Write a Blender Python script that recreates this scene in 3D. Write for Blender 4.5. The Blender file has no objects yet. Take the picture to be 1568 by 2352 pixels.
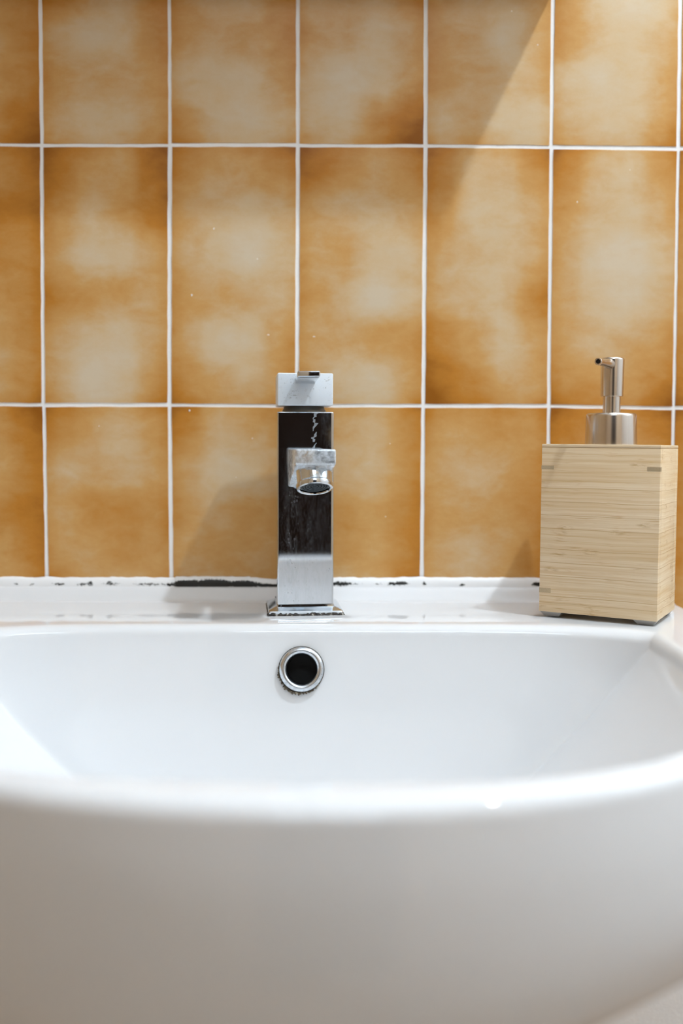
import bpy, bmesh, math, random
import numpy as np
from mathutils import Matrix, Vector

S = bpy.context.scene
C = S.collection
random.seed(7)
RNG = np.random.default_rng(11)

# ------------------------------------------------------------------ camera
CAM_POS = Vector((0.0, -0.8036, 0.1215))
YAW, PITCH, ROLL, CY = 0.01113, 0.0406, 0.002815, 1108.9
FPX = 35.0 / 36.0 * 2352
fw = Vector((math.sin(YAW) * math.cos(PITCH), math.cos(YAW) * math.cos(PITCH), -math.sin(PITCH)))
rt = Vector((math.cos(YAW), -math.sin(YAW), 0))
up = rt.cross(fw)
rt, up = rt * math.cos(ROLL) + up * math.sin(ROLL), up * math.cos(ROLL) - rt * math.sin(ROLL)
cd = bpy.data.cameras.new('camera')
cam = bpy.data.objects.new('camera', cd)
C.objects.link(cam)
cam.matrix_world = Matrix(((rt.x, up.x, -fw.x, CAM_POS.x), (rt.y, up.y, -fw.y, CAM_POS.y), (rt.z, up.z, -fw.z, CAM_POS.z), (0, 0, 0, 1)))
cd.sensor_fit = 'VERTICAL'
cd.sensor_height = 36.0
cd.sensor_width = 24.0
cd.lens = 35.0
cd.shift_y = (CY - 1176.0) / 2352.0
cd.clip_start = 0.01
cd.dof.use_dof = True
cd.dof.focus_distance = 0.715
cd.dof.aperture_fstop = 2.8
S.camera = cam

# ------------------------------------------------------------------ world, lights, exposure
W = bpy.data.worlds.new('world')
S.world = W
W.use_nodes = True
W.node_tree.nodes['Background'].inputs[0].default_value = (0.75, 0.86, 1.0, 1)
W.node_tree.nodes['Background'].inputs[1].default_value = 1.0

FILL_WIN = (-0.75, -0.06, 0.62, 1.56)         # opening of an added fill-light window in the right wall: y0, y1, z0, z1
ROOM = (-1.25, 1.45, -2.0, -0.86, 1.66)   # x0, x1, y front, floor z, ceiling z
LAMP_POS = (0.62, -0.47, 1.40)
LAMP_R = 0.022
LAMP_STRENGTH = 2500.0
al = bpy.data.lights.new('added_window_fill', 'AREA')
al.shape = 'RECTANGLE'
al.size = (FILL_WIN[1] - FILL_WIN[0]) - 0.1
al.size_y = (FILL_WIN[3] - FILL_WIN[2]) - 0.1
al.energy = 6.0
al.color = (0.80, 0.91, 1.0)
alo = bpy.data.objects.new('added_window_fill', al)
C.objects.link(alo)
alo.location = (ROOM[1] - 0.02, (FILL_WIN[0] + FILL_WIN[1]) / 2, (FILL_WIN[2] + FILL_WIN[3]) / 2)
alo.rotation_euler = (math.radians(90), 0, math.radians(90))      # shines into the room, towards -x

FILL_TRANSOM = (-0.30, 0.42, 1.24, 1.56)      # fanlight added over the door to brighten the basin's outer face: x0, x1, z0, z1
al2 = bpy.data.lights.new('added_transom_fill', 'AREA')
al2.shape = 'RECTANGLE'
al2.size = FILL_TRANSOM[1] - FILL_TRANSOM[0] - 0.06
al2.size_y = FILL_TRANSOM[3] - FILL_TRANSOM[2] - 0.06
al2.energy = 6.5
al2.color = (0.72, 0.88, 1.0)
alo2 = bpy.data.objects.new('added_transom_fill', al2)
C.objects.link(alo2)
alo2.location = ((FILL_TRANSOM[0] + FILL_TRANSOM[1]) / 2, ROOM[2] + 0.02, (FILL_TRANSOM[2] + FILL_TRANSOM[3]) / 2)
alo2.rotation_euler = (math.radians(90), 0, 0)                        # shines into the room, towards +y

S.view_settings.view_transform = 'Standard'
S.view_settings.look = 'None'
S.view_settings.exposure = 0.06
S.view_settings.gamma = 1.0
S.view_settings.use_curve_mapping = False
S.cycles.max_bounces = 10
S.cycles.diffuse_bounces = 6
S.cycles.glossy_bounces = 6
S.cycles.sample_clamp_indirect = 6.0
S.cycles.use_denoising = True


# ------------------------------------------------------------------ node helpers
class Mat:
    def __init__(s, name):
        s.m = bpy.data.materials.new(name)
        s.m.use_nodes = True
        s.t = s.m.node_tree
        s.b = s.t.nodes['Principled BSDF']

    def n(s, typ, **kw):
        nd = s.t.nodes.new('ShaderNode' + typ)
        for k, v in kw.items():
            setattr(nd, k, v)
        return nd

    def l(s, a, b):
        s.t.links.new(a, b)

    def setv(s, sock, v):
        if hasattr(v, 'links') or isinstance(v, bpy.types.NodeSocket):
            s.l(v, sock)
        else:
            sock.default_value = v

    def math(s, op, a, b=0.0, clamp=False):
        nd = s.n('Math', operation=op, use_clamp=clamp)
        s.setv(nd.inputs[0], a)
        s.setv(nd.inputs[1], b)
        return nd.outputs[0]

    def coord(s, kind='Object', scale=(1, 1, 1), loc=(0, 0, 0)):
        tc = s.n('TexCoord')
        mp = s.n('Mapping')
        s.l(tc.outputs[kind], mp.inputs[0])
        mp.inputs['Scale'].default_value = scale
        mp.inputs['Location'].default_value = loc
        return mp.outputs[0]

    def noise(s, vec, scale=5.0, detail=3.0, rough=0.5, dist=0.0):
        nd = s.n('TexNoise')
        s.l(vec, nd.inputs['Vector'])
        nd.inputs['Scale'].default_value = scale
        nd.inputs['Detail'].default_value = detail
        nd.inputs['Roughness'].default_value = rough
        nd.inputs['Distortion'].default_value = dist
        return nd.outputs['Fac']

    def ramp(s, fac, stops, interp='LINEAR'):
        nd = s.n('ValToRGB')
        cr = nd.color_ramp
        cr.interpolation = interp
        while len(cr.elements) < len(stops):
            cr.elements.new(0.5)
        for e, (p, c) in zip(cr.elements, stops):
            e.position = p
            e.color = (*c, 1) if len(c) == 3 else c
        s.l(fac, nd.inputs[0])
        return nd.outputs[0]

    def mix(s, fac, a, b, blend='MIX'):
        nd = s.n('Mix', data_type='RGBA', blend_type=blend)
        s.setv(nd.inputs[0], fac)
        s.setv(nd.inputs[6], a if not isinstance(a, tuple) else (*a, 1))
        s.setv(nd.inputs[7], b if not isinstance(b, tuple) else (*b, 1))
        return nd.outputs[2]

    def bump(s, h, strength=0.2, dist=0.001):
        nd = s.n('Bump')
        nd.inputs['Strength'].default_value = strength
        nd.inputs['Distance'].default_value = dist
        s.l(h, nd.inputs['Height'])
        s.l(nd.outputs[0], s.b.inputs['Normal'])

    def set(s, **kw):
        for k, v in kw.items():
            k = {'base': 'Base Color', 'rough': 'Roughness', 'metal': 'Metallic', 'spec': 'Specular IOR Level',
                 'coat': 'Coat Weight', 'coat_rough': 'Coat Roughness', 'ior': 'IOR', 'aniso': 'Anisotropic'}[k]
            if isinstance(v, tuple) and len(v) == 3:
                v = (*v, 1)
            s.setv(s.b.inputs[k], v)
        return s


def sock_attr(M, name):
    nd = M.n('Attribute', attribute_name=name)
    return nd.outputs['Fac']


# ------------------------------------------------------------------ materials
def mat_plain(name, col, rough=0.6, noise_amt=0.04, **kw):
    M = Mat(name)
    nz = M.noise(M.coord('Object'), 40, 4)
    c = M.mix(nz, tuple(x * (1 - noise_amt) for x in col), tuple(min(1, x * (1 + noise_amt)) for x in col))
    M.set(base=c, rough=rough, **kw)
    return M.m


def mat_glaze():
    M = Mat('glazed_tile')
    oi = M.n('ObjectInfo')
    tc = M.n('TexCoord')
    off = M.n('VectorMath', operation='SCALE')
    off.inputs[0].default_value = (3.1, 7.7, 5.3)
    M.l(oi.outputs['Random'], off.inputs['Scale'])
    add = M.n('VectorMath', operation='ADD')
    M.l(tc.outputs['Object'], add.inputs[0])
    M.l(off.outputs[0], add.inputs[1])
    mp = M.n('Mapping')
    M.l(add.outputs[0], mp.inputs[0])
    mp.inputs['Scale'].default_value = (1.0, 1.0, 1.7)
    v = mp.outputs[0]
    g = sock_attr(M, 'glaze')
    big = M.math('SUBTRACT', M.noise(v, 38, 3, 0.55, 0.4), 0.5)
    mid = M.math('SUBTRACT', M.noise(v, 130, 4, 0.6, 0.2), 0.5)
    fine = M.math('SUBTRACT', M.noise(v, 900, 3, 0.7), 0.5)
    f = M.math('ADD', g, M.math('MULTIPLY', big, 0.36))
    f = M.math('ADD', f, M.math('MULTIPLY', mid, 0.14))
    f = M.math('ADD', f, M.math('MULTIPLY', fine, 0.13), clamp=True)
    col = M.ramp(f, [(0.0, (0.645, 0.535, 0.385)), (0.20, (0.62, 0.455, 0.265)), (0.42, (0.575, 0.325, 0.112)),
                     (0.70, (0.47, 0.195, 0.028)), (1.0, (0.27, 0.092, 0.008))])
    M.set(base=col, rough=0.34, spec=0.2)
    M.bump(M.noise(v, 260, 3), 0.10, 0.0006)
    return M.m


def mat_grout():
    M = Mat('white_grout')
    v = M.coord('Object')
    n1 = M.noise(v, 30, 4)
    n2 = M.noise(v, 400, 4)
    dirt = M.ramp(n1, [(0.68, (0, 0, 0)), (0.82, (1, 1, 1))])
    c = M.mix(n2, (0.90, 0.91, 0.92), (0.96, 0.965, 0.97))
    c = M.mix(M.math('MULTIPLY', dirt, 0.25), c, (0.45, 0.46, 0.45))
    M.set(base=c, rough=0.85)
    M.bump(n2, 0.35, 0.0008)
    return M.m


def mat_ceramic():
    M = Mat('white_ceramic')
    v = M.coord('Object')
    n = M.noise(v, 6, 2)
    c = M.mix(n, (0.735, 0.745, 0.757), (0.75, 0.76, 0.772))
    M.set(base=c, rough=0.04, spec=0.5)
    return M.m


def mat_mould(name, base, rough=0.5, dark=(0.012, 0.012, 0.010), lo=0.42, hi=0.60, scale=420):
    M = Mat(name)
    v = M.coord('Object')
    a = sock_attr(M, 'mould')
    n = M.noise(v, scale, 5, 0.65)
    f = M.math('ADD', M.math('MULTIPLY', a, 1.0), M.math('MULTIPLY', M.math('SUBTRACT', n, 0.5), 1.5))
    f = M.ramp(f, [(lo, (0, 0, 0)), (hi, (1, 1, 1))])
    c = M.mix(f, base, dark)
    M.set(base=c, rough=rough)
    return M.m


def mat_chrome(name, amount, streak=(1, 1, 1), scale=170, tint=(0.66, 0.70, 0.74), use_attr=False, soft=0.10, rough=0.04, white=0.62):
    M = Mat(name)
    v = M.coord('Object', streak)
    n = M.noise(v, scale, 6, 0.68, 0.6)
    n2 = M.noise(v, scale * 5, 4, 0.6)
    h = M.math('ADD', M.math('MULTIPLY', n, 0.8), M.math('MULTIPLY', n2, 0.2))
    if use_attr:
        h = M.math('ADD', h, M.math('SUBTRACT', sock_attr(M, 'scale_mask'), 0.5))
    th = 1.0 - amount
    f = M.ramp(h, [(max(0, th - soft), (0, 0, 0)), (min(1, th + soft), (1, 1, 1))])
    if use_attr:      # a thin dried-water film on top of the specks
        vs_ = M.coord('Object', (1, 1, 0.16))
        film = M.ramp(M.noise(vs_, 330, 5, 0.65, 0.5), [(0.44, (0, 0, 0)), (0.64, (1, 1, 1))])
        bl = M.ramp(M.noise(v, 300, 4, 0.6, 1.5), [(0.50, (0, 0, 0)), (0.60, (1, 1, 1))])
        fm = M.math('MULTIPLY', sock_attr(M, 'film_mask'), M.math('ADD', M.math('MULTIPLY', film, 0.6), M.math('MULTIPLY', bl, 0.4)))
        vo = M.n('TexVoronoi', feature='F1')
        M.l(M.coord('Object', (1, 1, 0.8)), vo.inputs['Vector'])
        vo.inputs['Scale'].default_value = 420
        ring = M.ramp(vo.outputs['Distance'], [(0.16, (0.35, 0.35, 0.35)), (0.26, (1, 1, 1)), (0.34, (0, 0, 0))])
        ring = M.math('MULTIPLY', ring, M.ramp(M.noise(v, 260, 3, 0.5), [(0.52, (0, 0, 0)), (0.60, (1, 1, 1))]))
        ring = M.math('MULTIPLY', ring, M.ramp(sock_attr(M, 'film_mask'), [(0.2, (0, 0, 0)), (0.7, (1, 1, 1))]))
        f = M.math('MAXIMUM', M.math('MULTIPLY', f, 0.9), M.math('MAXIMUM', M.math('MULTIPLY', fm, 0.25), M.math('MULTIPLY', ring, 0.5)))
    rust = M.ramp(M.noise(v, scale * 1.7, 3), [(0.62, (0, 0, 0)), (0.70, (1, 1, 1))])
    white_c = M.mix(M.math('MULTIPLY', rust, 0.10), (white * .90, white * .99, white * 1.08), (0.22, 0.16, 0.13))
    d = M.n('BsdfPrincipled')
    d.inputs['Roughness'].default_value = 0.42
    M.l(white_c, d.inputs['Base Color'])
    M.set(base=tint, metal=1.0, rough=rough)
    mx = M.n('MixShader')
    M.l(M.math('MULTIPLY', f, 0.85), mx.inputs[0])
    M.l(M.b.outputs[0], mx.inputs[1])
    M.l(d.outputs[0], mx.inputs[2])
    out = [x for x in M.t.nodes if x.type == 'OUTPUT_MATERIAL'][0]
    M.l(mx.outputs[0], out.inputs[0])
    return M.m


def mat_brushed():
    M = Mat('brushed_steel')
    v = M.coord('Object', (900, 900, 12))
    n = M.noise(v, 1.0, 3)
    M.set(base=M.mix(n, (0.60, 0.54, 0.48), (0.72, 0.67, 0.62)), metal=1.0, rough=0.21)
    M.bump(n, 0.03, 0.0002)
    return M.m


def mat_bamboo():
    M = Mat('bamboo')
    tc = M.n('TexCoord')
    sp = M.n('SeparateXYZ')
    M.l(tc.outputs['Object'], sp.inputs[0])
    x, y, z = sp.outputs
    along = M.math('ADD', x, M.math('MULTIPLY', y, 1.37))
    cb = M.n('CombineXYZ')
    M.l(along, cb.inputs[0])
    M.l(z, cb.inputs[2])
    wob = M.math('MULTIPLY', M.math('SUBTRACT', M.noise(cb.outputs[0], 28, 2), 0.5), 0.0022)
    zz = M.math('ADD', z, wob)
    # strips of laminated bamboo of two widths: a tone of its own for each strip
    def strip_tone(h, off):
        q = M.math('DIVIDE', M.math('ADD', zz, off), h)
        wn = M.n('TexWhiteNoise', noise_dimensions='1D')
        M.l(M.math('FLOOR', q), wn.inputs['W'])
        return wn.outputs['Value'], M.math('FRACT', q)
    t1, f1 = strip_tone(0.0047, 0.0)
    t2, f2 = strip_tone(0.0113, 0.0031)
    tone = M.math('ADD', M.math('MULTIPLY', t1, 0.55), M.math('MULTIPLY', t2, 0.45))

    def streak(kx, kz, seed, lo, hi, det=3):
        c = M.n('CombineXYZ')
        M.l(M.math('ADD', M.math('MULTIPLY', along, kx), M.math('MULTIPLY', t1, seed)), c.inputs[0])
        M.l(M.math('MULTIPLY', zz, kz), c.inputs[2])
        return M.ramp(M.noise(c.outputs[0], 1.0, det, 0.55), [(lo, (0, 0, 0)), (hi, (1, 1, 1))])
    fib = streak(14.0, 1500.0, 31.0, 0.30, 0.72, 4)
    band = streak(9.0, 420.0, 51.0, 0.48, 0.70)
    dash = streak(48.0, 900.0, 77.0, 0.56, 0.70)
    gate = M.ramp(M.noise(cb.outputs[0], 55, 2), [(0.46, (0, 0, 0)), (0.62, (1, 1, 1))])
    e1 = M.math('MULTIPLY', M.math('LESS_THAN', f1, 0.10), M.math('GREATER_THAN', t1, 0.62))
    # nodes of the cane: short darker knots scattered over the strips
    vo = M.n('TexVoronoi', feature='F1')
    cv = M.n('CombineXYZ')
    M.l(M.math('MULTIPLY', along, 36.0), cv.inputs[0])
    M.l(M.math('MULTIPLY', zz, 110.0), cv.inputs[2])
    M.l(cv.outputs[0], vo.inputs['Vector'])
    vo.inputs['Scale'].default_value = 1.0
    knot = M.math('MULTIPLY', M.ramp(vo.outputs['Distance'], [(0.10, (1, 1, 1)), (0.26, (0, 0, 0))]), streak(160.0, 700.0, 13.0, 0.45, 0.6))
    base = M.mix(tone, (0.72, 0.565, 0.36), (0.83, 0.71, 0.53))
    base = M.mix(M.math('MULTIPLY', fib, 0.55), base, (0.60, 0.41, 0.205))
    base = M.mix(M.math('MULTIPLY', band, 0.62), base, (0.58, 0.375, 0.165))
    base = M.mix(M.math('MULTIPLY', M.math('MULTIPLY', dash, gate), 0.75), base, (0.46, 0.245, 0.075))
    base = M.mix(M.math('MULTIPLY', e1, 0.60), base, (0.45, 0.26, 0.09))
    base = M.mix(M.math('MULTIPLY', knot, 0.65), base, (0.42, 0.24, 0.08))
    M.set(base=base, rough=0.5, spec=0.3)
    M.bump(fib, 0.08, 0.0004)
    return M.m


def mat_wood_end():
    M = Mat('bamboo_end_grain')
    n = M.noise(M.coord('Object'), 1800, 3)
    M.set(base=M.mix(n, (0.33, 0.24, 0.13), (0.56, 0.45, 0.30)), rough=0.6)
    return M.m


def mat_emit(name, col, strength):
    M = Mat(name)
    M.set(base=(0.9, 0.9, 0.9))
    M.b.inputs['Emission Color'].default_value = (*col, 1)
    M.b.inputs['Emission Strength'].default_value = strength
    return M.m


def mat_glass():
    M = Mat('fill_window_glass')
    M.set(base=(0.95, 0.97, 1.0), rough=0.0, ior=1.1)
    M.b.inputs['Transmission Weight'].default_value = 1.0
    return M.m


GLAZE = mat_glaze()
GROUT = mat_grout()
CERAMIC = mat_ceramic()
BAMBOO = mat_bamboo()
STEEL = mat_brushed()
WHITE_WALL = mat_plain('white_plaster', (0.80, 0.80, 0.79), 0.8)
CEIL = mat_plain('white_ceiling', (0.84, 0.85, 0.86), 0.85)
FLOOR = mat_plain('brown_floor', (0.38, 0.25, 0.15), 0.5, 0.1)
DARK_DOOR = mat_plain('dark_stained_wood', (0.012, 0.006, 0.0035), 0.8, 0.3, spec=0.05)
TAN_WALL = mat_plain('tan_wall', (0.52, 0.40, 0.28), 0.6, 0.1)
BROWN_WALL = mat_plain('ochre_wall', (0.38, 0.25, 0.13), 0.6, 0.1)
BLACK = mat_plain('hole_shade_black', (0.004, 0.004, 0.005), 0.6)  # shade inside the holes, painted as black
GREY_PLASTIC = mat_plain('grey_plastic', (0.30, 0.285, 0.27), 0.5, 0.12)
RUBBER = mat_plain('dark_rubber', (0.02, 0.02, 0.02), 0.6)


# ------------------------------------------------------------------ mesh helpers
def link(name, bm, mat, parent=None, world=False, smooth=35, kind=None):
    """bm becomes ONE object; with world=True its vertices are world coordinates and move into the parent's frame"""
    me = bpy.data.meshes.new(name)
    bmesh.ops.recalc_face_normals(bm, faces=bm.faces)
    bm.to_mesh(me)
    bm.free()
    if parent is not None and world:
        top = parent
        while top.parent is not None:      # parts keep identity transforms, so the thing's own frame counts
            top = top.parent
        me.transform(top.matrix_world.inverted())
    if smooth is not None:
        me.shade_smooth()
        me.set_sharp_from_angle(angle=math.radians(smooth))
    o = bpy.data.objects.new(name, me)
    C.objects.link(o)
    if mat is not None:
        me.materials.append(mat)
    if parent is not None:
        o.parent = parent
    if kind:
        o['kind'] = kind
    return o


def empty(name, loc, rot=None, label=None, cat=None, group=None, kind=None):
    o = bpy.data.objects.new(name, None)
    o.empty_display_size = 0.02
    C.objects.link(o)
    M = Matrix.Translation(loc)
    if rot is not None:
        M = M @ rot.to_4x4()
    o.matrix_world = M
    if label: o['label'] = label
    if cat: o['category'] = cat
    if group: o['group'] = group
    if kind: o['kind'] = kind
    return o


def tag(o, label, cat, group=None):
    o['label'] = label
    o['category'] = cat
    if group: o['group'] = group
    return o


def bm_box(bm, lo, hi, bevel=0.0, seg=2):
    r = bmesh.ops.create_cube(bm, size=1.0)
    vs = r['verts']
    for v in vs:
        v.co = Vector([lo[i] + (v.co[i] + 0.5) * (hi[i] - lo[i]) for i in range(3)])
    if bevel > 0:
        es = list({e for v in vs for e in v.link_edges})
        bmesh.ops.bevel(bm, geom=es, offset=bevel, segments=seg, profile=0.5, affect='EDGES')
    return bm


def box(lo, hi, bevel=0.0, seg=2):
    return bm_box(bmesh.new(), lo, hi, bevel, seg)


def loft(rings, cap0=True, cap1=True, closed=True):
    bm = bmesh.new()
    R = [[bm.verts.new(tuple(p)) for p in ring] for ring in rings]
    n = len(rings[0])
    for a, b in zip(R[:-1], R[1:]):
        for i in range(n if closed else n - 1):
            j = (i + 1) % n
            bm.faces.new((a[i], a[j], b[j], b[i]))
    if cap0: bm.faces.new(R[0][::-1])
    if cap1: bm.faces.new(R[-1])
    return bm


def lathe(profile, n=48, frame=None, closed_profile=False):
    """profile: list of (radius, height); frame: 4x4 matrix with the axis along z"""
    F = frame or Matrix.Identity(4)
    bm = bmesh.new()
    rows = []
    for r, h in profile:
        if r < 1e-7:
            rows.append([bm.verts.new(F @ Vector((0, 0, h)))])
        else:
            rows.append([bm.verts.new(F @ Vector((r * math.cos(2 * math.pi * k / n), r * math.sin(2 * math.pi * k / n), h))) for k in range(n)])
    prs = list(zip(rows[:-1], rows[1:]))
    if closed_profile: prs.append((rows[-1], rows[0]))
    for a, b in prs:
        for k in range(n):
            j = (k + 1) % n
            if len(a) == 1 and len(b) == 1: continue
            if len(a) == 1: bm.faces.new((a[0], b[k], b[j]))
            elif len(b) == 1: bm.faces.new((a[k], a[j], b[0]))
            else: bm.faces.new((a[k], a[j], b[j], b[k]))
    return bm


def axis_frame(origin, z, xhint=(1, 0, 0)):
    z = Vector(z).normalized()
    x = Vector(xhint)
    x = (x - z * x.dot(z)).normalized()
    y = z.cross(x)
    return Matrix(((x.x, y.x, z.x, origin[0]), (x.y, y.y, z.y, origin[1]), (x.z, y.z, z.z, origin[2]), (0, 0, 0, 1)))


def set_attr(o, name, fn):
    me = o.data
    a = me.attributes.new(name, 'FLOAT', 'POINT')
    a.data.foreach_set('value', [float(fn(v.co)) for v in me.vertices])


def struct(name, bm, mat, parent=None, smooth=None):
    return link(name, bm, mat, parent, smooth=smooth, kind='structure')


# ------------------------------------------------------------------ room shell
x0, x1, yf, zf, zc = ROOM
T = 0.10
struct('floor', box((x0 - T, yf - T, zf - T), (x1 + T, T, zf)), FLOOR)
struct('ceiling', box((x0 - T, yf - T, zc), (x1 + T, T, zc + T)), CEIL)
struct('wall_left', box((x0 - T, yf, zf), (x0, 0.0, zc)), BROWN_WALL)
# right wall round the added fill window
bm = bmesh.new()
bm_box(bm, (x1, yf, zf), (x1 + T, FILL_WIN[0], zc))
bm_box(bm, (x1, FILL_WIN[1], zf), (x1 + T, 0.0, zc))
bm_box(bm, (x1, FILL_WIN[0], zf), (x1 + T, FILL_WIN[1], FILL_WIN[2]))
bm_box(bm, (x1, FILL_WIN[0], FILL_WIN[3]), (x1 + T, FILL_WIN[1], zc))
struct('wall_right', bm, WHITE_WALL)
# front wall (behind the camera) round an added dark door for the tap to reflect
bm = bmesh.new()
D = (-0.30, 0.42, 1.16)
bm_box(bm, (x0, yf - T, zf), (D[0], yf, zc))
bm_box(bm, (D[0], yf - T, D[2]), (D[1], yf, FILL_TRANSOM[2]))
bm_box(bm, (D[0], yf - T, FILL_TRANSOM[3]), (D[1], yf, zc))
bm_box(bm, (D[1], yf - T, zf), (x1, yf, zc))
struct('wall_front', bm, TAN_WALL)
dr = struct('added_door', box((D[0], yf - 0.05, zf), (D[1], yf - 0.01, D[2]), 0.002), DARK_DOOR)
bm = bmesh.new()
for a, b in ((zf + 0.15, zf + 0.95), (zf + 1.10, D[2] - 0.12)):
    bm_box(bm, (D[0] + 0.12, yf - 0.012, a), (D[1] - 0.12, yf + 0.004, b), 0.006)
link('door_panel', bm, DARK_DOOR, dr, smooth=None)
link('door_handle', lathe([(0.0, 0.0), (0.012, 0.0), (0.012, 0.04), (0.024, 0.045), (0.026, 0.06), (0.018, 0.07), (0, 0.072)], 24,
     axis_frame((D[1] - 0.06, yf - 0.012, zf + 1.0), (0, 1, 0))), STEEL, dr)
wn = struct('fill_window_1', box((x1 + 0.062, FILL_WIN[0], FILL_WIN[2]), (x1 + 0.07, FILL_WIN[1], FILL_WIN[3])), mat_glass())  # unseen window, added to carry the side fill light
bm = bmesh.new()
fr = 0.04
for lo, hi in (((FILL_WIN[0], FILL_WIN[2]), (FILL_WIN[0] + fr, FILL_WIN[3])), ((FILL_WIN[1] - fr, FILL_WIN[2]), (FILL_WIN[1], FILL_WIN[3])),
               ((FILL_WIN[0] + fr, FILL_WIN[2]), (FILL_WIN[1] - fr, FILL_WIN[2] + fr)), ((FILL_WIN[0] + fr, FILL_WIN[3] - fr), (FILL_WIN[1] - fr, FILL_WIN[3]))):
    bm_box(bm, (x1 + 0.03, lo[0], lo[1]), (x1 + 0.09, hi[0], hi[1]))
link('fill_window_frame', bm, WHITE_WALL, wn, smooth=None)

wn2 = struct('fill_window_2', box((FILL_TRANSOM[0], yf - 0.07, FILL_TRANSOM[2]), (FILL_TRANSOM[1], yf - 0.062, FILL_TRANSOM[3])), wn.data.materials[0])  # unseen fanlight, added to carry the front fill light
bm = bmesh.new()
for lo, hi in (((FILL_TRANSOM[0], FILL_TRANSOM[2]), (FILL_TRANSOM[0] + 0.03, FILL_TRANSOM[3])), ((FILL_TRANSOM[1] - 0.03, FILL_TRANSOM[2]), (FILL_TRANSOM[1], FILL_TRANSOM[3])),
               ((FILL_TRANSOM[0] + 0.03, FILL_TRANSOM[2]), (FILL_TRANSOM[1] - 0.03, FILL_TRANSOM[2] + 0.03)), ((FILL_TRANSOM[0] + 0.03, FILL_TRANSOM[3] - 0.03), (FILL_TRANSOM[1] - 0.03, FILL_TRANSOM[3]))):
    bm_box(bm, (lo[0], yf - 0.09, lo[1]), (hi[0], yf - 0.03, hi[1]))
link('fill_window_frame', bm, WHITE_WALL, wn2, smooth=None)

# ------------------------------------------------------------------ tiled back wall
GX = {0: (-0.2304, -0.2298, -0.2303, -0.2291), 1: (-0.1281, -0.1283, -0.1295, -0.1286), 2: (-0.0268, -0.0265, -0.0270, -0.0279),
      3: (0.0745, 0.0752, 0.0748, 0.0745), 4: (0.1761, 0.1760, 0.1761, 0.1762), 5: (0.2771, 0.2778, 0.2775, 0.2782)}
RZ_A = {0: 0.3568, 1: 0.3574, 2: 0.3579, 3: 0.3582, 4: 0.3579, 5: 0.3572}
RZ_B = {0: 0.1509, 1: 0.1512, 2: 0.1508, 3: 0.1511, 4: 0.1515, 5: 0.1500}
PX, PZ = 0.10158, 0.2064


def gx(i, r):      # vertical joint i at row line r (0 = line below the deck ... 3 = line above the frame)
    if i in GX:
        t, a, b, c = GX[i]
        return (c + (c - b) * 0.4, b, a, t)[r] if r < 4 else t
    base = GX[0] if i < 0 else GX[5]
    k = i if i < 0 else i - 5
    t, a, b, c = base
    return ((c, b, a, t)[min(r, 3)]) + k * PX


def gz(i, r):
    A = RZ_A.get(i, 0.357)
    B = RZ_B.get(i, 0.151)
    return (B - PZ, B, A, A + PZ)[r] if r < 4 else A + PZ * (r - 2)


MID = {0: ['6667', '8888', '7776', '5567', '3346', '3346'], 1: ['8548', '6358', '4124', '7654', '3214', '3015'],
       2: ['6456', '4323', '4202', '5543', '4115', '6435'], 3: ['8646', '4334', '4522', '5302', '4466', '4214'],
       4: ['7336', '6224', '4334', '4327', '7524', '9744'], 5: ['7325', '5324', '4102', '4213', '4345', '6657'],
       6: ['7655', '6545', '5434', '5545', '6656', '7666']}
TOP = {0: ['6666', '6655', '6656', '5546', '6656', '6668'], 1: ['6446', '5335', '8536', '3126', '5445', '3224'],
       2: ['6445', '5345', '5326', '5456', '2225', '5212'], 3: ['5445', '4344', '3436', '5424', '2024', '2269'],
       4: ['5445', '4334', '4334', '5414', '5434', '2421'], 5: ['4334', '4223', '5212', '6323', '2124', '3225'],
       6: ['6555', '5445', '5434', '5434', '5434', '6545']}
BOT = {0: ['4458', '3347', '7778', '4457', '4456', '5556'], 1: ['6435', '3434', '4776', '5465', '7534', '5555'],
       2: ['7345', '4124', '5455', '4555', '4445', '5555'], 3: ['5436', '3336', '5657', '5657', '4358', '5555'],
       4: ['5565', '4346', '5556', '4346', '4366', '5555'], 5: ['7667', '6556', '6556', '6666', '5555', '5555'],
       6: ['7666', '6555', '6556', '6666', '5555', '5555']}
TABLE = {1: MID, 2: TOP, 0: BOT}


def sample(tab, u, v):       # u 0..1 left-right, v 0..1 top-bottom, smooth interpolation in a 6 x 4 table
    a = np.array([[int(ch) for ch in r] for r in tab], float)
    x = np.clip(u * 4 - 0.5, 0, 3)
    y = np.clip(v * 6 - 0.5, 0, 5)
    i, j = min(int(x), 2), min(int(y), 4)
    fx, fy = x - i, y - j
    fx = fx * fx * (3 - 2 * fx)
    fy = fy * fy * (3 - 2 * fy)
    return ((a[j, i] * (1 - fx) + a[j, i + 1] * fx) * (1 - fy) + (a[j + 1, i] * (1 - fx) + a[j + 1, i + 1] * fx) * fy) / 10.0


wall = struct('wall_back', box((x0 - T, 0.0009, zf), (x1 + T, 0.0009 + T, zc)), GROUT)
GAP = 0.00150


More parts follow.
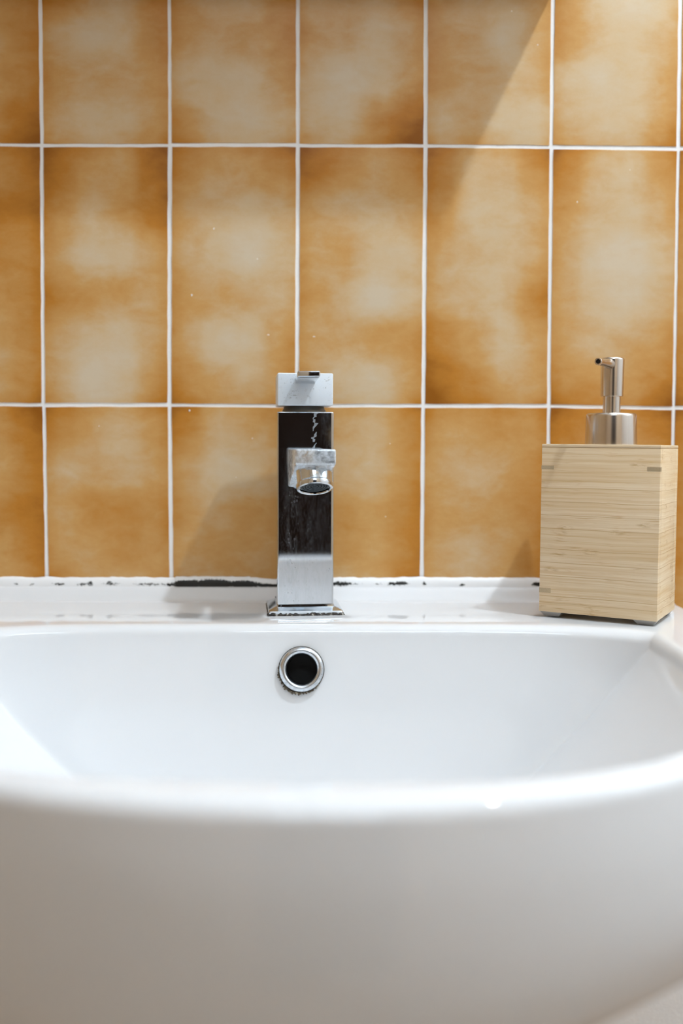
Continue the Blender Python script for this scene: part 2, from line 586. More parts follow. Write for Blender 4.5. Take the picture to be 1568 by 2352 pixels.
def make_tile(i, r):          # tile right of joint i-1 .. i ; between row lines r and r+1
    L0, L1 = gx(i - 1, r), gx(i - 1, r + 1)
    R0, R1 = gx(i, r), gx(i, r + 1)
    zl, zh = (gz(i - 1, r) + gz(i, r)) / 2, (gz(i - 1, r + 1) + gz(i, r + 1)) / 2
    g = [GAP * random.uniform(0.85, 1.2) for _ in range(4)]
    near = 0 <= i <= 6 and r <= 2
    nx, nz = (10, 20) if near else (4, 8)
    cx, cz = (L0 + L1 + R0 + R1) / 4, (zl + zh) / 2
    bm = bmesh.new()
    jit = [[random.uniform(-1, 1) for _ in range(nx + nz + 2)] for _ in range(4)]
    amp = 0.00022
    lay = bm.verts.layers.float.new('glaze')
    tab = TABLE.get(r, {}).get(i)
    if tab is None:
        tab = [''.join(str(min(9, max(0, int(random.gauss(4.5, 1.6))))) for _ in range(4)) for _ in range(6)]
    grid = []
    for b in range(nz + 1):
        row = []
        v = b / nz
        for a in range(nx + 1):
            u = a / nx
            xl = L0 + (L1 - L0) * v + g[0] + amp * jit[0][b]
            xr = R0 + (R1 - R0) * v - g[1] + amp * jit[1][b]
            # the rows lie on slightly uneven lines, so both end heights follow their own joint
            zb = gz(i - 1, r) * (1 - u) + gz(i, r) * u + g[2] + amp * jit[2][a]
            zt = gz(i - 1, r + 1) * (1 - u) + gz(i, r + 1) * u - g[3] + amp * jit[3][a]
            x = xl + (xr - xl) * u
            z = zb + (zt - zb) * v
            # rounded face: pull the outermost ring back a little
            e = min(u, 1 - u) * (xr - xl)
            f = min(v, 1 - v) * (zt - zb)
            y = 0.0
            if a in (0, nx) or b in (0, nz): y = 0.00035
            vt = bm.verts.new((x - cx, y, z - cz))
            edge = 0.16 * math.exp(-e / 0.006) + 0.13 * math.exp(-f / 0.007) + 0.10 * math.exp(-(e + f) / 0.014)
            vt[lay] = sample(tab, u, 1 - v) * 0.92 + edge - 0.03
            row.append(vt)
        grid.append(row)
    for b in range(nz):
        for a in range(nx):
            bm.faces.new((grid[b][a], grid[b][a + 1], grid[b + 1][a + 1], grid[b + 1][a]))
    rim = grid[0][:] + [grid[b][nx] for b in range(1, nz + 1)] + grid[nz][:-1][::-1] + [grid[b][0] for b in range(nz - 1, 0, -1)]
    back = []
    for vt in rim:
        nv = bm.verts.new((vt.co.x, 0.006, vt.co.z))
        nv[lay] = vt[lay]
        back.append(nv)
    n = len(rim)
    for k in range(n):
        bm.faces.new((rim[k], back[k], back[(k + 1) % n], rim[(k + 1) % n]))
    o = link('tile', bm, GLAZE, wall, smooth=50)
    o.location = (cx, 0, cz)
    return o


for r in range(0, 5):
    for i in range(-3, 10):
        make_tile(i, r)

FLECK = mat_plain('white_paint', (0.85, 0.84, 0.82), 0.6)
for fx, fz, fr_, st in ((-0.1113, 0.2390, 0.0011, 1.6), (-0.0935, 0.2917, 0.0009, 1.2), (-0.0588, 0.2680, 0.0007, 1.0), (-0.0500, 0.2076, 0.0009, 0.5),
                        (-0.1135, 0.1466, 0.0009, 1.5), (-0.0135, 0.2063, 0.0009, 0.5), (0.0447, 0.0615, 0.0006, 1.2), (0.1970, 0.3143, 0.0008, 1.5),
                        (0.1640, 0.4378, 0.0007, 1.2), (0.1430, 0.4640, 0.0007, 1.2), (0.0480, 0.1206, 0.0005, 1.0), (-0.1860, 0.1340, 0.0006, 1.0),
                        (-0.0630, 0.1245, 0.0006, 1.0), (0.2390, 0.3400, 0.0005, 1.0), (-0.0760, 0.0930, 0.0005, 1.0)):
    bm = bmesh.new()
    n_ = 9
    ring_ = [(fx + fr_ * random.uniform(0.6, 1.1) * math.cos(2 * math.pi * q / n_) / math.sqrt(st), fz + fr_ * random.uniform(0.6, 1.1) * math.sin(2 * math.pi * q / n_) * math.sqrt(st)) for q in range(n_)]
    lo_ = [bm.verts.new((p_[0], 0.0003, p_[1])) for p_ in ring_]
    hi_ = [bm.verts.new((fx + (p_[0] - fx) * 0.75, -0.00022, fz + (p_[1] - fz) * 0.75)) for p_ in ring_]
    bm.faces.new(hi_)
    for q in range(n_):
        bm.faces.new((lo_[q], lo_[(q + 1) % n_], hi_[(q + 1) % n_], hi_[q]))
    link('paint_fleck', bm, FLECK, wall)

# ------------------------------------------------------------------ wash basin
XC = -0.019


def ztop(y):
    t = np.clip((y + 0.0490) / 0.0100, 0, 1)
    return 0.0102 * t * t * (2.2 - 1.2 * t)


NB, NS, NF = 120, 16, 150


def dloop(a, yb, c, y0, yfr, n, skew=0.0):
    pts = []
    for k in range(NB):
        u = -1 + 2 * k / NB
        pts.append((XC + a * u, yb - c * abs(u) ** 6))
    for k in range(NS):
        pts.append((XC + a, (yb - c) + (y0 - (yb - c)) * k / NS))
    for k in range(NF):
        th = math.pi * k / NF
        ct, st = math.cos(th), math.sin(th)
        pts.append((XC + a * math.copysign(abs(ct) ** (2 / n), ct), y0 - (y0 - yfr) * max(st, 0) ** (2 / n)))
    for k in range(NS):
        pts.append((XC - a, y0 + ((yb - c) - y0) * k / NS))
    P = np.array(pts)
    w = np.clip((-P[:, 1] - 0.15) / 0.3, 0, 1)
    P[:, 1] -= skew * (P[:, 0] - XC) * w
    return P


def smooth_loop(P, it):
    for _ in range(it):
        P = 0.5 * P + 0.25 * (np.roll(P, 1, 0) + np.roll(P, -1, 0))
    return P


SK = 0.04


def outer(i):
    return smooth_loop(dloop(0.2915 - i, -0.0356, 0.0, -0.15, -0.4780 + i, 2.12, SK), 3)


def inner(off, lv):
    a, yb, c, yfr, n = lv
    return smooth_loop(dloop(a + off, yb + off, c, yb + off - c - 0.012, yfr - off, n, SK), 6)


rings, zs = [], []


def add(P, z, w=1.0):
    rings.append(np.column_stack([P, z + w * ztop(P[:, 1])]))


for sc, z in ((0.25, -0.185), (0.5, -0.180), (0.72, -0.165), (0.86, -0.140)):
    P = outer(0.02) * 1.0
    P = np.column_stack([XC + (P[:, 0] - XC) * sc, -0.0356 + (P[:, 1] + 0.0356) * sc])
    add(P, z, 0)
for i, z in ((0.024, -0.088), (0.012, -0.0815), (0.0055, -0.077), (0.0025, -0.071), (0.0005, -0.058), (0.0004, -0.046), (0.0012, -0.034), (0.0024, -0.024), (0.0038, -0.015)):
    add(outer(i), z, 0)
    if z < -0.03:      # skirt bent a little lower towards the left to fit its edge in the image
        R_ = rings[-1]
        tl = np.clip((0.16 - R_[:, 0]) / 0.20, 0, 1)
        R_[:, 2] -= (0.007 + 0.030 * (tl * tl * (3 - 2 * tl))) * (-z - 0.03) / 0.058
RO = 0.0085
for k in range(0, 7):
    ph = math.pi / 2 * k / 6
    add(outer(0.0048 + RO * (1 - math.cos(ph))), -RO + RO * math.sin(ph) - 0.0004, k / 6)
LV0 = (0.2225, -0.1475, 0.027, -0.4475, 2.8)
RI = 0.007
Po, Pi = outer(RO + 0.0048), inner(RI, LV0)
for t in (0.008, 0.02, 0.032, 0.044, 0.056, 0.068, 0.08, 0.092, 0.104, 0.116, 0.13, 0.15, 0.20, 0.35, 0.5, 0.65, 0.82, 0.94):
    add(Po * (1 - t) + Pi * t, -0.0004 + 0.0004 * t)
for k in range(0, 7):
    ph = math.pi / 2 * k / 6
    add(inner(RI * (1 - math.sin(ph)), LV0), -RI * (1 - math.cos(ph)))
LV = [(-0.008, LV0), (-0.032, (0.206, -0.1525, 0.016, -0.436, 2.7)), (-0.069, (0.173, -0.1610, 0.008, -0.402, 2.5)),
      (-0.100, (0.139, -0.1690, 0.005, -0.362, 2.3)), (-0.120, (0.105, -0.1780, 0.003, -0.328, 2.15)),
      (-0.131, (0.062, -0.2000, 0.002, -0.296, 2.0)), (-0.134, (0.022, -0.2300, 0.0, -0.264, 2.0))]
zz_ = np.array([l[0] for l in LV])
vals = np.array([l[1] for l in LV])
tt = np.arange(len(LV), dtype=float)


def catmull(A, t):
    i = min(int(t), len(A) - 2)
    f = t - i
    p0, p1, p2, p3 = A[max(i - 1, 0)], A[i], A[i + 1], A[min(i + 2, len(A) - 1)]
    return 0.5 * (2 * p1 + (p2 - p0) * f + (2 * p0 - 5 * p1 + 4 * p2 - p3) * f * f + (3 * p1 - p0 - 3 * p2 + p3) * f ** 3)


for t in np.linspace(0.12, len(LV) - 1, 34):
    add(inner(0.0, catmull(vals, t)), float(catmull(zz_, t)), 0)

basin = empty('washbasin', (XC, 0, -0.17), label='white glossy ceramic washbasin with curved front rim below the tiled wall', cat='washbasin')
bowl_bm = loft(rings)
bowl = link('basin_body', bowl_bm, CERAMIC, basin, world=True, smooth=60)
# overflow hole bored through the back of the bowl
OV = Vector((-0.0187, -0.1540, -0.0277))
OVN = Vector((0, -0.977, 0.214)).normalized()
cut_bm = lathe([(0, -0.03), (0.0118, -0.03), (0.0118, 0.03), (0, 0.03)], 48, axis_frame(OV, OVN))
cut = link('cutter', cut_bm, None, basin, world=True, smooth=None)
md = bowl.modifiers.new('hole', 'BOOLEAN')
md.operation = 'DIFFERENCE'
md.solver = 'EXACT'
md.object = cut
dg = bpy.context.evaluated_depsgraph_get()
dg.update()
me2 = bpy.data.meshes.new_from_object(bowl.evaluated_get(dg))
bowl.modifiers.clear()
bowl.data = me2
me2.shade_smooth()
me2.set_sharp_from_angle(angle=math.radians(60))
if not me2.materials:
    me2.materials.append(CERAMIC)
bpy.data.objects.remove(cut)

RING_CHROME = mat_chrome('worn_chrome_ring', 0.34, scale=420, white=0.42, rough=0.2, soft=0.2)
fr_ov = axis_frame(OV, OVN)
prof = [(0.0100, -0.012), (0.0100, 0.0002), (0.0104, 0.0012), (0.0112, 0.0019), (0.0122, 0.0021), (0.0134, 0.0018), (0.0144, 0.0010), (0.0149, -0.0002),
        (0.0149, -0.0016), (0.0116, -0.0016), (0.0116, -0.012)]
link('overflow_ring', lathe(prof, 64, fr_ov, True), RING_CHROME, basin, world=True, smooth=40)['label'] = 'chrome ring of the overflow hole'
link('overflow_shade_lining', lathe([(0.0099, -0.0005), (0.0099, -0.022), (0, -0.022)], 40, fr_ov), BLACK, basin, world=True)  # black lining paints the shade inside the overflow hole
# dirt crumbling out around the ring, thickest at the lower left
bm = bmesh.new()
rg = random.Random(3)
N = 150
rows = []
for k in range(N):
    a = 2 * math.pi * k / N
    d = math.degrees(a) % 360
    low = max(0.0, math.cos(math.radians(d - 245))) ** 1.3
    w = 0.0003 + low * 0.0019 * rg.uniform(0.2, 1.35)
    ring = []
    for rr, hh in ((0.0146, -0.0012), (0.0147 + w * 0.4, 0.0004), (0.0148 + w, -0.0002), (0.0148 + w, -0.0014)):
        ring.append(bm.verts.new(fr_ov @ Vector((rr * math.cos(a), rr * math.sin(a), hh))))
    rows.append(ring)
for k in range(N):
    a, b = rows[k], rows[(k + 1) % N]
    for q in range(4):
        bm.faces.new((a[q], a[(q + 1) % 4], b[(q + 1) % 4], b[q]))
DIRT = Mat('brown_dirt')
nz = DIRT.noise(DIRT.coord('Object'), 900, 4)
DIRT.set(base=DIRT.ramp(nz, [(0.35, (0.03, 0.022, 0.014)), (0.55, (0.10, 0.075, 0.045)), (0.75, (0.42, 0.38, 0.28))]), rough=0.8)
link('overflow_grime', bm, DIRT.m, basin, world=True, smooth=None)['label'] = 'brown grime round the overflow ring'
link('drain_ring', lathe([(0.0, 0.0005), (0.017, 0.0005), (0.018, 0.002), (0.021, 0.0028), (0.0235, 0.0012), (0.0235, -0.002), (0, -0.002)], 48,
     Matrix.Translation((XC, -0.247, -0.1335))), RING_CHROME, basin, world=True)

basin.location = (-0.0199, 0.0364, -0.1832)
basin.scale = (1.0453,) * 3  # location and scale together enlarge the basin about the camera

# ------------------------------------------------------------------ sealant bead between wall and basin
MOULD = [  # x centre, z centre (share of the bead's height), half width, half height, strength
    (-0.1140, 0.26, 0.0150, 0.44, 1.15), (-0.0940, 0.28, 0.0180, 0.46, 1.25), (-0.0700, 0.24, 0.0160, 0.40, 1.25), (-0.0490, 0.15, 0.0150, 0.26, 1.15),
    (-0.1260, 0.22, 0.0090, 0.26, 0.80), (-0.1450, 0.26, 0.0160, 0.20, 0.62), (-0.1760, 0.28, 0.0090, 0.22, 0.66), (-0.2180, 0.26, 0.0060, 0.22, 0.70),
    (-0.2000, 0.24, 0.0060, 0.20, 0.68), (-0.1930, 0.34, 0.0030, 0.30, 0.85), (-0.1778, 0.40, 0.0024, 0.22, 0.78), (-0.2400, 0.22, 0.0040, 0.18, 0.60), (-0.2520, 0.22, 0.004, 0.16, 0.58),
    (0.0080, 0.34, 0.0120, 0.30, 0.85), (0.0215, 0.34, 0.0060, 0.12, 0.62), (0.0380, 0.36, 0.0060, 0.12, 0.60), (0.0540, 0.36, 0.0110, 0.26, 0.82),
    (0.0757, 0.34, 0.0024, 0.26, 0.72), (0.1065, 0.22, 0.0026, 0.16, 0.82), (0.1690, 0.32, 0.0065, 0.24, 1.10)]
nxs, nvs = 900, 12
bm = bmesh.new()
lay = bm.verts.layers.float.new('mould')
rg = np.random.default_rng(5)
wob = np.interp(np.linspace(0, 1, nxs), np.linspace(0, 1, 90), rg.normal(0, 0.00035, 90))
wob2 = np.interp(np.linspace(0, 1, nxs), np.linspace(0, 1, 240), rg.normal(0, 0.00012, 240))
grid = []
for a in range(nxs):
    x = -0.316 + (0.279 + 0.316) * a / (nxs - 1)
    top = 0.0122 + wob[a] + wob2[a]
    if -0.06 < x < -0.037: top -= 0.0020 * min(1, (x + 0.06) / 0.015)
    if -0.125 < x < -0.065: top += 0.0008
    row = []
    for b in range(nvs):
        t = b / (nvs - 1)
        ang = math.pi / 2 * t
        z = 0.0030 + (top - 0.0030) * math.sin(ang) ** 0.9
        y = 0.0003 - 0.0040 * math.cos(ang) ** 0.8 - 0.0006
        v = bm.verts.new((x, y, z))
        hz = (z - 0.0050) / (top - 0.0050)
        m = 0.0
        for mx, mz, hw_, hh_, st in MOULD:
            q = ((x - mx) / hw_) ** 2 + ((hz - mz) / hh_) ** 2
            m = max(m, st * math.exp(-0.9 * q ** 1.5))
        v[lay] = m
        row.append(v)
    grid.append(row)
for a in range(nxs - 1):
    for b in range(nvs - 1):
        bm.faces.new((grid[a][b], grid[a + 1][b], grid[a + 1][b + 1], grid[a][b + 1]))
SEAL = mat_mould('mouldy_white_sealant', (0.88, 0.89, 0.90), 0.4, lo=0.42, hi=0.66, scale=620)
link('trim_1', bm, SEAL, None, smooth=60, kind='structure')

# ------------------------------------------------------------------ mixer tap
TR = Matrix.Rotation(math.radians(5.0), 3, 'Z')
tap = empty('basin_tap', (-0.0192, -0.0815, 0.0), TR, 'square chrome mixer tap with limescale standing on the back of the washbasin', 'tap')
CH_BODY = mat_chrome('spotted_chrome', 0.26, (1, 1, 0.55), 150, use_attr=True, soft=0.07, white=0.34)
CH_SCALE = mat_chrome('scaled_chrome', 0.665, scale=210, soft=0.085, white=0.84, rough=0.10)
CH_SPOUT = mat_chrome('spout_chrome', 0.56, scale=190, soft=0.12, white=0.72, rough=0.07)
CH_CLEAN = mat_chrome('bright_chrome', 0.33, scale=200, soft=0.12, white=0.55, rough=0.09)
NECK = mat_chrome('scaled_neck', 0.40, scale=300, soft=0.2, white=0.10, rough=0.4, tint=(0.16, 0.14, 0.11))


def rsquare(hw, hd, r, per_side=6, front=6, cy=0.0):
    """rounded rectangle, counter-clockwise from the front-left corner; front side (-y) cut finer"""
    pts = []
    cs = [(hw - r, -hd + r, -90), (hw - r, hd - r, 0), (-hw + r, hd - r, 90), (-hw + r, -hd + r, 180)]
    for k, (cx, c_y, a0) in enumerate(cs):
        for q in range(5):
            a = math.radians(a0 + 90 * q / 4)
            pts.append((cx + r * math.cos(a), c_y + r * math.sin(a)))
        nx_, ny_, b0 = cs[(k + 1) % 4]
        e = (nx_ + r * math.cos(math.radians(b0)), ny_ + r * math.sin(math.radians(b0)))
        s = pts[-1]
        m = front if k == 3 else per_side
        for q in range(1, m):
            pts.append((s[0] + (e[0] - s[0]) * q / m, s[1] + (e[1] - s[1]) * q / m))
    return [(x, y + cy) for x, y in pts]


sec = rsquare(0.0199, 0.020, 0.0009, 3, 36)
zsb = [0.0040] + list(np.linspace(0.0046, 0.1422, 110)) + [0.1428]
rg_ = [[(x * (0.985 if k == len(zsb) - 1 else 1), y * (0.985 if k == len(zsb) - 1 else 1), z) for x, y in sec] for k, z in enumerate(zsb)]
body = link('tap_body', loft(rg_), CH_BODY, tap, smooth=25)


def body_mask(co):
    if co.y > -0.0185: return 0.32
    x, z = co.x, co.z
    m = 0.30
    wobx = 0.0009 * math.sin(z * 900) + 0.0006 * math.sin(z * 2300 + 1)
    wid = 0.0014 * (0.8 + 0.35 * math.sin(z * 700 + 2))
    if 0.116 < z: m = max(m, 1.05 * math.exp(-((x - 0.0062 - wobx) / wid) ** 4))
    if 0.112 < z: m = max(m, 0.56 * math.exp(-((x - 0.0165 - 2 * wobx) / 0.0026) ** 2))
    m = max(m, 0.80 * math.exp(-((z - 0.1428) / 0.0014) ** 2))
    if z < 0.118: m = max(m, 0.50 * math.exp(-((x + 0.0135 - wobx) / 0.0040) ** 2))
    m = max(m, 0.62 * math.exp(-((z - 0.031) / 0.005) ** 2))
    if z < 0.09: m = max(m, 0.44)
    return m


def film_mask(co):
    if co.y > -0.0185: return 0.0
    x, z = co.x, co.z
    f = 0.0
    if z < 0.117: f = max(f, math.exp(-((x + 0.0100) / 0.0062) ** 2))
    if z > 0.100: f = max(f, 0.7 * math.exp(-((x - 0.0150) / 0.0045) ** 2))
    if z < 0.085: f = max(f, 0.5 * math.exp(-((x - 0.0020) / 0.0090) ** 2), 0.35)
    return max(f, 0.08)


set_attr(body, 'film_mask', film_mask)
set_attr(body, 'scale_mask', body_mask)
pl = []
for (hw, hd, r, z) in ((0.0262, 0.0262, 0.0012, 0.0002), (0.0264, 0.0264, 0.0014, 0.0020), (0.0258, 0.0258, 0.0014, 0.0030), (0.0206, 0.0206, 0.0012, 0.0052), (0.0203, 0.0203, 0.001, 0.0066)):
    pl.append([(x, y, z) for x, y in rsquare(hw, hd, r, 4, 8, -0.001)])
link('base_plate', loft(pl), CH_CLEAN, tap, smooth=25)
# dark grime squeezed out below the base plate
rows = []
rg = random.Random(9)
base_pts = rsquare(0.0264, 0.0264, 0.0012, 14, 40, -0.001)
for x, y in base_pts:
    w = 0.0004 + (0.0007 if y < -0.02 else 0.0003) * rg.random()
    h = (0.0009 + 0.0013 * rg.random()) if y < -0.02 else 0.0006 + 0.0006 * rg.random()
    s = 1 + w / 0.0264
    rows.append([(x * s, y * s, -0.0001), (x * s, y * s, 0.0003), (x * 1.004, y * 1.004, h), (x * 0.97, y * 0.97, h), (x * 0.97, y * 0.97, -0.0001)])
bm = bmesh.new()
V = [[bm.verts.new(p) for p in r] for r in rows]
for k in range(len(V)):
    a, b = V[k], V[(k + 1) % len(V)]
    for q in range(5):
        bm.faces.new((a[q], a[(q + 1) % 5], b[(q + 1) % 5], b[q]))
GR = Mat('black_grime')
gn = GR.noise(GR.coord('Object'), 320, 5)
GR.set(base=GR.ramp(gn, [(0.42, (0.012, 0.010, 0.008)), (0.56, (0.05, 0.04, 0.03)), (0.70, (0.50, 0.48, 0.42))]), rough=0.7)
link('base_grime', bm, GR.m, tap, smooth=None)['label'] = 'black grime below the base plate'
link('neck', lathe([(0, 0.1420), (0.0158, 0.1420), (0.0158, 0.1440), (0.0150, 0.1452), (0.0142, 0.1478), (0, 0.1478)], 48), NECK, tap)
hd_ = link('handle', box((-0.0199, -0.0205, 0.1472), (0.0193, 0.0195, 0.1701), 0.0011, 3), CH_SCALE, tap, smooth=25)


def prism(front, rear):
    """two quads (bl, br, tr, tl), world coordinates"""
    bm = bmesh.new()
    a = [bm.verts.new(p) for p in front]
    b = [bm.verts.new(p) for p in rear]
    bm.faces.new(a)
    bm.faces.new(b[::-1])
    for k in range(4):
        j = (k + 1) % 4
        bm.faces.new((a[k], b[k], b[j], a[j]))
    return bm


def wbevel(bm, off, seg=3):
    bmesh.ops.bevel(bm, geom=list(bm.edges), offset=off, segments=seg, profile=0.5, affect='EDGES')
    return bm


lev = wbevel(prism([(-0.0211, -0.1630, 0.1634), (-0.0067, -0.1640, 0.1635), (-0.0067, -0.1640, 0.1672), (-0.0211, -0.1630, 0.1671)],
                   [(-0.0250, -0.0985, 0.1627), (-0.0110, -0.0993, 0.1627), (-0.0110, -0.0993, 0.1668), (-0.0250, -0.0985, 0.1668)]), 0.0006)
lever = link('lever', lev, CH_CLEAN, tap, world=True, smooth=30)
sp = wbevel(prism([(-0.0226, -0.1628, 0.1071), (0.0036, -0.1646, 0.1071), (0.0036, -0.1646, 0.1170), (-0.0226, -0.1628, 0.1170)],
                  [(-0.0302, -0.0985, 0.0890), (-0.0038, -0.1005, 0.0890), (-0.0038, -0.1005, 0.1168), (-0.0302, -0.0985, 0.1168)]), 0.0011, 3)
spout = link('spout', sp, CH_SPOUT, tap, world=True, smooth=30)
# aerator: its mouth tilts forward with the spout's underside
ax = Vector((0.065, -0.40, -0.915)).normalized()
mouth = Vector((-0.0102, -0.1500, 0.0916))
fa = axis_frame(mouth, ax)
link('aerator', lathe([(0.0098, 0.0), (0.0100, 0.0006), (0.0108, 0.0010), (0.0118, 0.0006), (0.0122, -0.0006), (0.0122, -0.0022), (0.0115, -0.0032), (0.0117, -0.0120),
                       (0.0120, -0.0128), (0.0120, -0.0180), (0.0, -0.0180), (0.0, -0.0042), (0.0098, -0.0042)], 56, fa), CH_CLEAN, spout, world=True, smooth=30)
bm = lathe([(0.0, -0.0012), (0.0099, -0.0012), (0.0099, -0.0026), (0, -0.0026)], 48, fa)
scr = Mat('dark_grey_plastic')
scr.set(base=(0.012, 0.014, 0.016), rough=0.6, spec=0.15)
scr2 = Mat('grey_mesh_plastic')
scr2.set(base=(0.075, 0.09, 0.10), rough=0.6, spec=0.15)
link('aerator_screen', bm, scr.m, spout, world=True, smooth=30)['label'] = 'dark plastic mesh screen of the aerator'
bm = bmesh.new()
for r in (0.0018, 0.0036, 0.0054, 0.0072, 0.0089):
    n = 40
    w = 0.0003 if r < 0.008 else 0.0005
    b2 = []
    for k in range(n):
        a = 2 * math.pi * k / n
        b2.append([bm.verts.new(fa @ Vector(((r + dr_) * math.cos(a), (r + dr_) * math.sin(a), h))) for dr_, h in ((-w, -0.0013), (-w, -0.0008), (w, -0.0008), (w, -0.0013))])
    for k in range(n):
        a, b = b2[k], b2[(k + 1) % n]
        for q in range(4):
            bm.faces.new((a[q], a[(q + 1) % 4], b[(q + 1) % 4], b[q]))
for k in range(12):
    a = 2 * math.pi * k / 12
    r0 = 0.0004 if k % 3 == 0 else 0.0036
    t = Vector((-math.sin(a), math.cos(a), 0)) * 0.00016
    d = Vector((math.cos(a), math.sin(a), 0))
    q = [bm.verts.new(fa @ (d * rr + t * s + Vector((0, 0, h)))) for rr in (r0, 0.0088) for s in (-1, 1) for h in (-0.0013, -0.0009)]
    for f in ((0, 1, 3, 2), (4, 6, 7, 5), (1, 5, 7, 3), (0, 2, 6, 4), (0, 4, 5, 1), (2, 3, 7, 6)):
        bm.faces.new([q[m] for m in f])
link('aerator_rings', bm, scr2.m, spout, world=True, smooth=None, kind='stuff')

tap.location = (-0.0201, -0.0488, -0.0055)
tap.scale = (1.0453,) * 3  # tap scaled about the camera by the same factor as the basin

# ------------------------------------------------------------------ soap dispenser
BW, BD, BH, FH = 0.0805, 0.0599, 0.1169, 0.0030
uz = Vector((0.0078, 0.0012, 1)).normalized()
ux = Vector((math.cos(0.517), -math.sin(0.517), 0))
ux = (ux - uz * ux.dot(uz)).normalized()
uy = uz.cross(ux)
RD = Matrix(((ux.x, uy.x, uz.x), (ux.y, uy.y, uz.y), (ux.z, uy.z, uz.z)))
P0 = Vector((0.2161, -0.1518, FH))
ctr = P0 - ux * (BW / 2) + uy * (BD / 2) - uz * FH
ctr.z = 0.0003
soap = empty('soap_dispenser', ctr, RD, 'square bamboo soap dispenser with brushed steel pump at the right end of the washbasin', 'soap dispenser')
hw, hd, z0, z1, th = BW / 2, BD / 2, FH, FH + BH, 0.0075
BV = 0.0005


def panel(name, lo, hi, bev=BV):
    return link(name, box(lo, hi, bev, 2), BAMBOO, soap, smooth=30)


panel('front_panel', (-hw, -hd, z0), (hw, -hd + th, z1 - 0.0022))
panel('back_panel', (-hw, hd - th, z0), (hw, hd, z1 - 0.0022))
panel('side_panel', (hw - th, -hd + th, z0), (hw, hd - th, z1 - 0.0022))
panel('side_panel', (-hw, -hd + th, z0), (-hw + th, hd - th, z1 - 0.0022))
panel('top_panel', (-hw, -hd, z1 - 0.0022), (hw, hd, z1))
panel('bottom_panel', (-hw + th, -hd + th, z0 + 0.0005), (hw - th, hd - th, z0 + 0.006))
END = mat_wood_end()
for xa, xb, za, zb in ((-hw, -hw + 0.0088, 0.1024, 0.1050), (hw - 0.0086, hw, 0.1024, 0.1054), (-hw, -hw + 0.0082, 0.0163, 0.0196)):
    link('joint_key', box((xa - 0.00004, -hd - 0.00006, za), (xb + 0.00004, -hd + 0.004, zb)), END, soap, smooth=None)
for sx in (-1, 1):
    for sy in (-1, 1):
        cx, cy = sx * (hw - 0.0082), sy * (hd - 0.0082)
        tw = 0.0080
        bot = [(cx - 0.0052, cy - 0.0052, -0.0002), (cx + 0.0052, cy - 0.0052, -0.0002), (cx + 0.0052, cy + 0.0052, -0.0002), (cx - 0.0052, cy + 0.0052, -0.0002)]
        tp = [(cx - tw, cy - tw, z0 + 0.0006), (cx + tw, cy - tw, z0 + 0.0006), (cx + tw, cy + tw, z0 + 0.0006), (cx - tw, cy + tw, z0 + 0.0006)]
        link('foot', prism(bot, tp), GREY_PLASTIC, soap, smooth=None)
zt = z1
link('pump_collar', lathe([(0, zt), (0.0178, zt), (0.0178, zt + 0.0015), (0.0172, zt + 0.0198), (0.0169, zt + 0.0212), (0.0160, zt + 0.0220), (0.0060, zt + 0.0222), (0, zt + 0.0222)], 64), STEEL, soap, smooth=40)
link('pump_stem', lathe([(0, zt + 0.0215), (0.0061, zt + 0.0215), (0.0060, zt + 0.036), (0, zt + 0.036)], 48), STEEL, soap, smooth=40)
head = link('pump_head', lathe([(0, zt + 0.0337), (0.0073, zt + 0.0337), (0.0077, zt + 0.0340), (0.0081, zt + 0.0590), (0.0080, zt + 0.0600), (0.0074, zt + 0.0606), (0, zt + 0.0609)], 48), STEEL, soap, smooth=40)
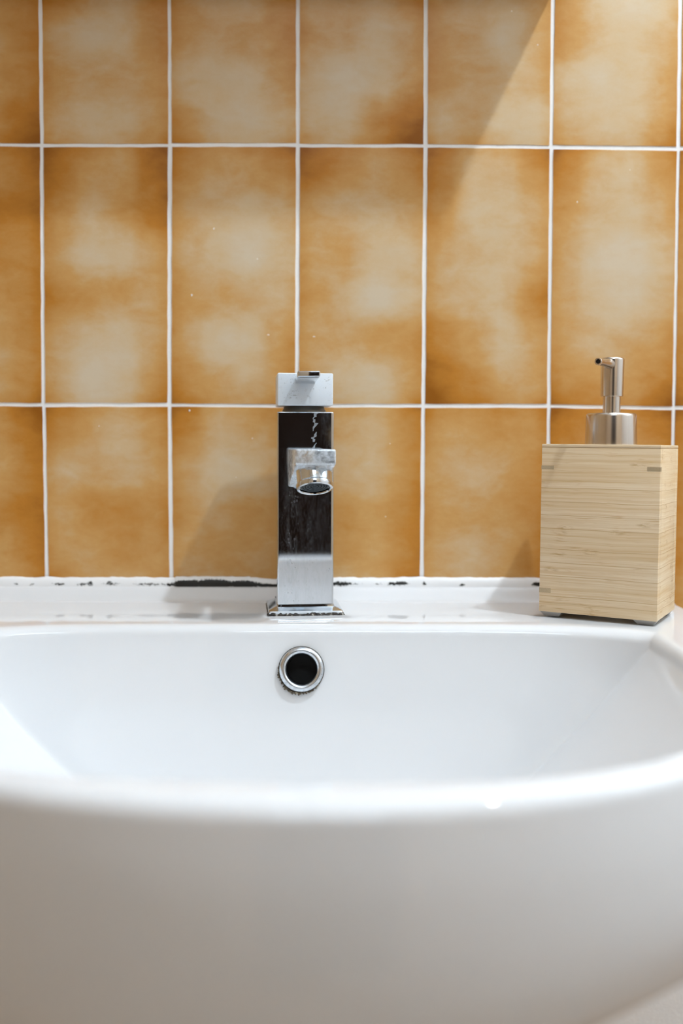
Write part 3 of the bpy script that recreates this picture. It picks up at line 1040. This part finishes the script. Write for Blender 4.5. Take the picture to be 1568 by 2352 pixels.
# nozzle: tapering tube bored at the tip, leaving the head to the front
tube = []
npt = 16
ztn = zt + 0.0563
for k in range(npt + 1):
    t = k / npt
    y = -0.002 - 0.0365 * t
    r = 0.0040 - 0.0015 * min(1, t * 1.6) ** 0.8
    zc_ = ztn - 0.0010 * t - 0.0004 * max(0, 1 - t * 2.5)
    tube.append([(r * math.cos(a), y, zc_ + r * math.sin(a)) for a in [2 * math.pi * q / 28 for q in range(28)]])
zc_ = ztn - 0.0010
for r, y in ((0.0023, -0.0388), (0.0016, -0.0388), (0.00135, -0.0384), (0.00135, -0.0300)):
    tube.append([(r * math.cos(a), y, zc_ + r * math.sin(a)) for a in [2 * math.pi * q / 28 for q in range(28)]])
noz = link('nozzle', loft(tube), STEEL, head, smooth=40)
link('nozzle_bore_shade', lathe([(0, -0.0004), (0.00132, -0.0004), (0.00132, -0.006), (0, -0.006)], 24, axis_frame((0, -0.0378, zc_), (0, -1, 0))), BLACK, head)  # black plug paints the shade inside the bore

soap.location = (ctr.x * 1.0453, ctr.y * 1.0453 + 0.0364, -0.0050)
soap.scale = (1.0453,) * 3  # dispenser scaled about the camera too, the offset worked into its location

# ------------------------------------------------------------------ wall cabinet above the basin and ceiling lamp (both above the frame)
CAB = (-0.42, 0.190, -0.070, 0.507, 1.10)
cab = empty('mirror_cabinet', (0, 0, CAB[3]), label='white mirror cabinet hung on the tiled wall above the washbasin', cat='cabinet')
link('cabinet_body', box((CAB[0], CAB[2], CAB[3]), (CAB[1], -0.0002, CAB[4]), 0.002), WHITE_WALL, cab, world=True, smooth=30)
MIR = Mat('mirror')
MIR.set(base=(0.85, 0.87, 0.88), metal=1.0, rough=0.02)
mid = (CAB[0] + CAB[1]) / 2
for a, b in ((CAB[0], mid - 0.001), (mid + 0.001, CAB[1])):
    link('mirror_door', box((a, CAB[2] - 0.018, CAB[3]), (b, CAB[2] - 0.0005, CAB[4]), 0.001), MIR.m, cab, world=True, smooth=30)
lamp = empty('ceiling_lamp', LAMP_POS, label='small round glowing bulb lamp hanging from the white ceiling', cat='lamp')
link('bulb', lathe([(0, -LAMP_R)] + [(LAMP_R * math.cos(a), LAMP_R * math.sin(a)) for a in np.linspace(-1.4, 1.3, 16)] + [(0, LAMP_R * math.sin(1.3))], 32),
     mat_emit('lit_bulb', (0.86, 0.965, 1.06), LAMP_STRENGTH), lamp, smooth=60)
link('lamp_cap', lathe([(0, 0.0206), (0.012, 0.0206), (0.014, 0.065), (0.004, 0.072), (0.003, zc - LAMP_POS[2] - 0.03), (0.045, zc - LAMP_POS[2] - 0.025), (0.045, zc - LAMP_POS[2]), (0, zc - LAMP_POS[2])], 32), WHITE_WALL, lamp)
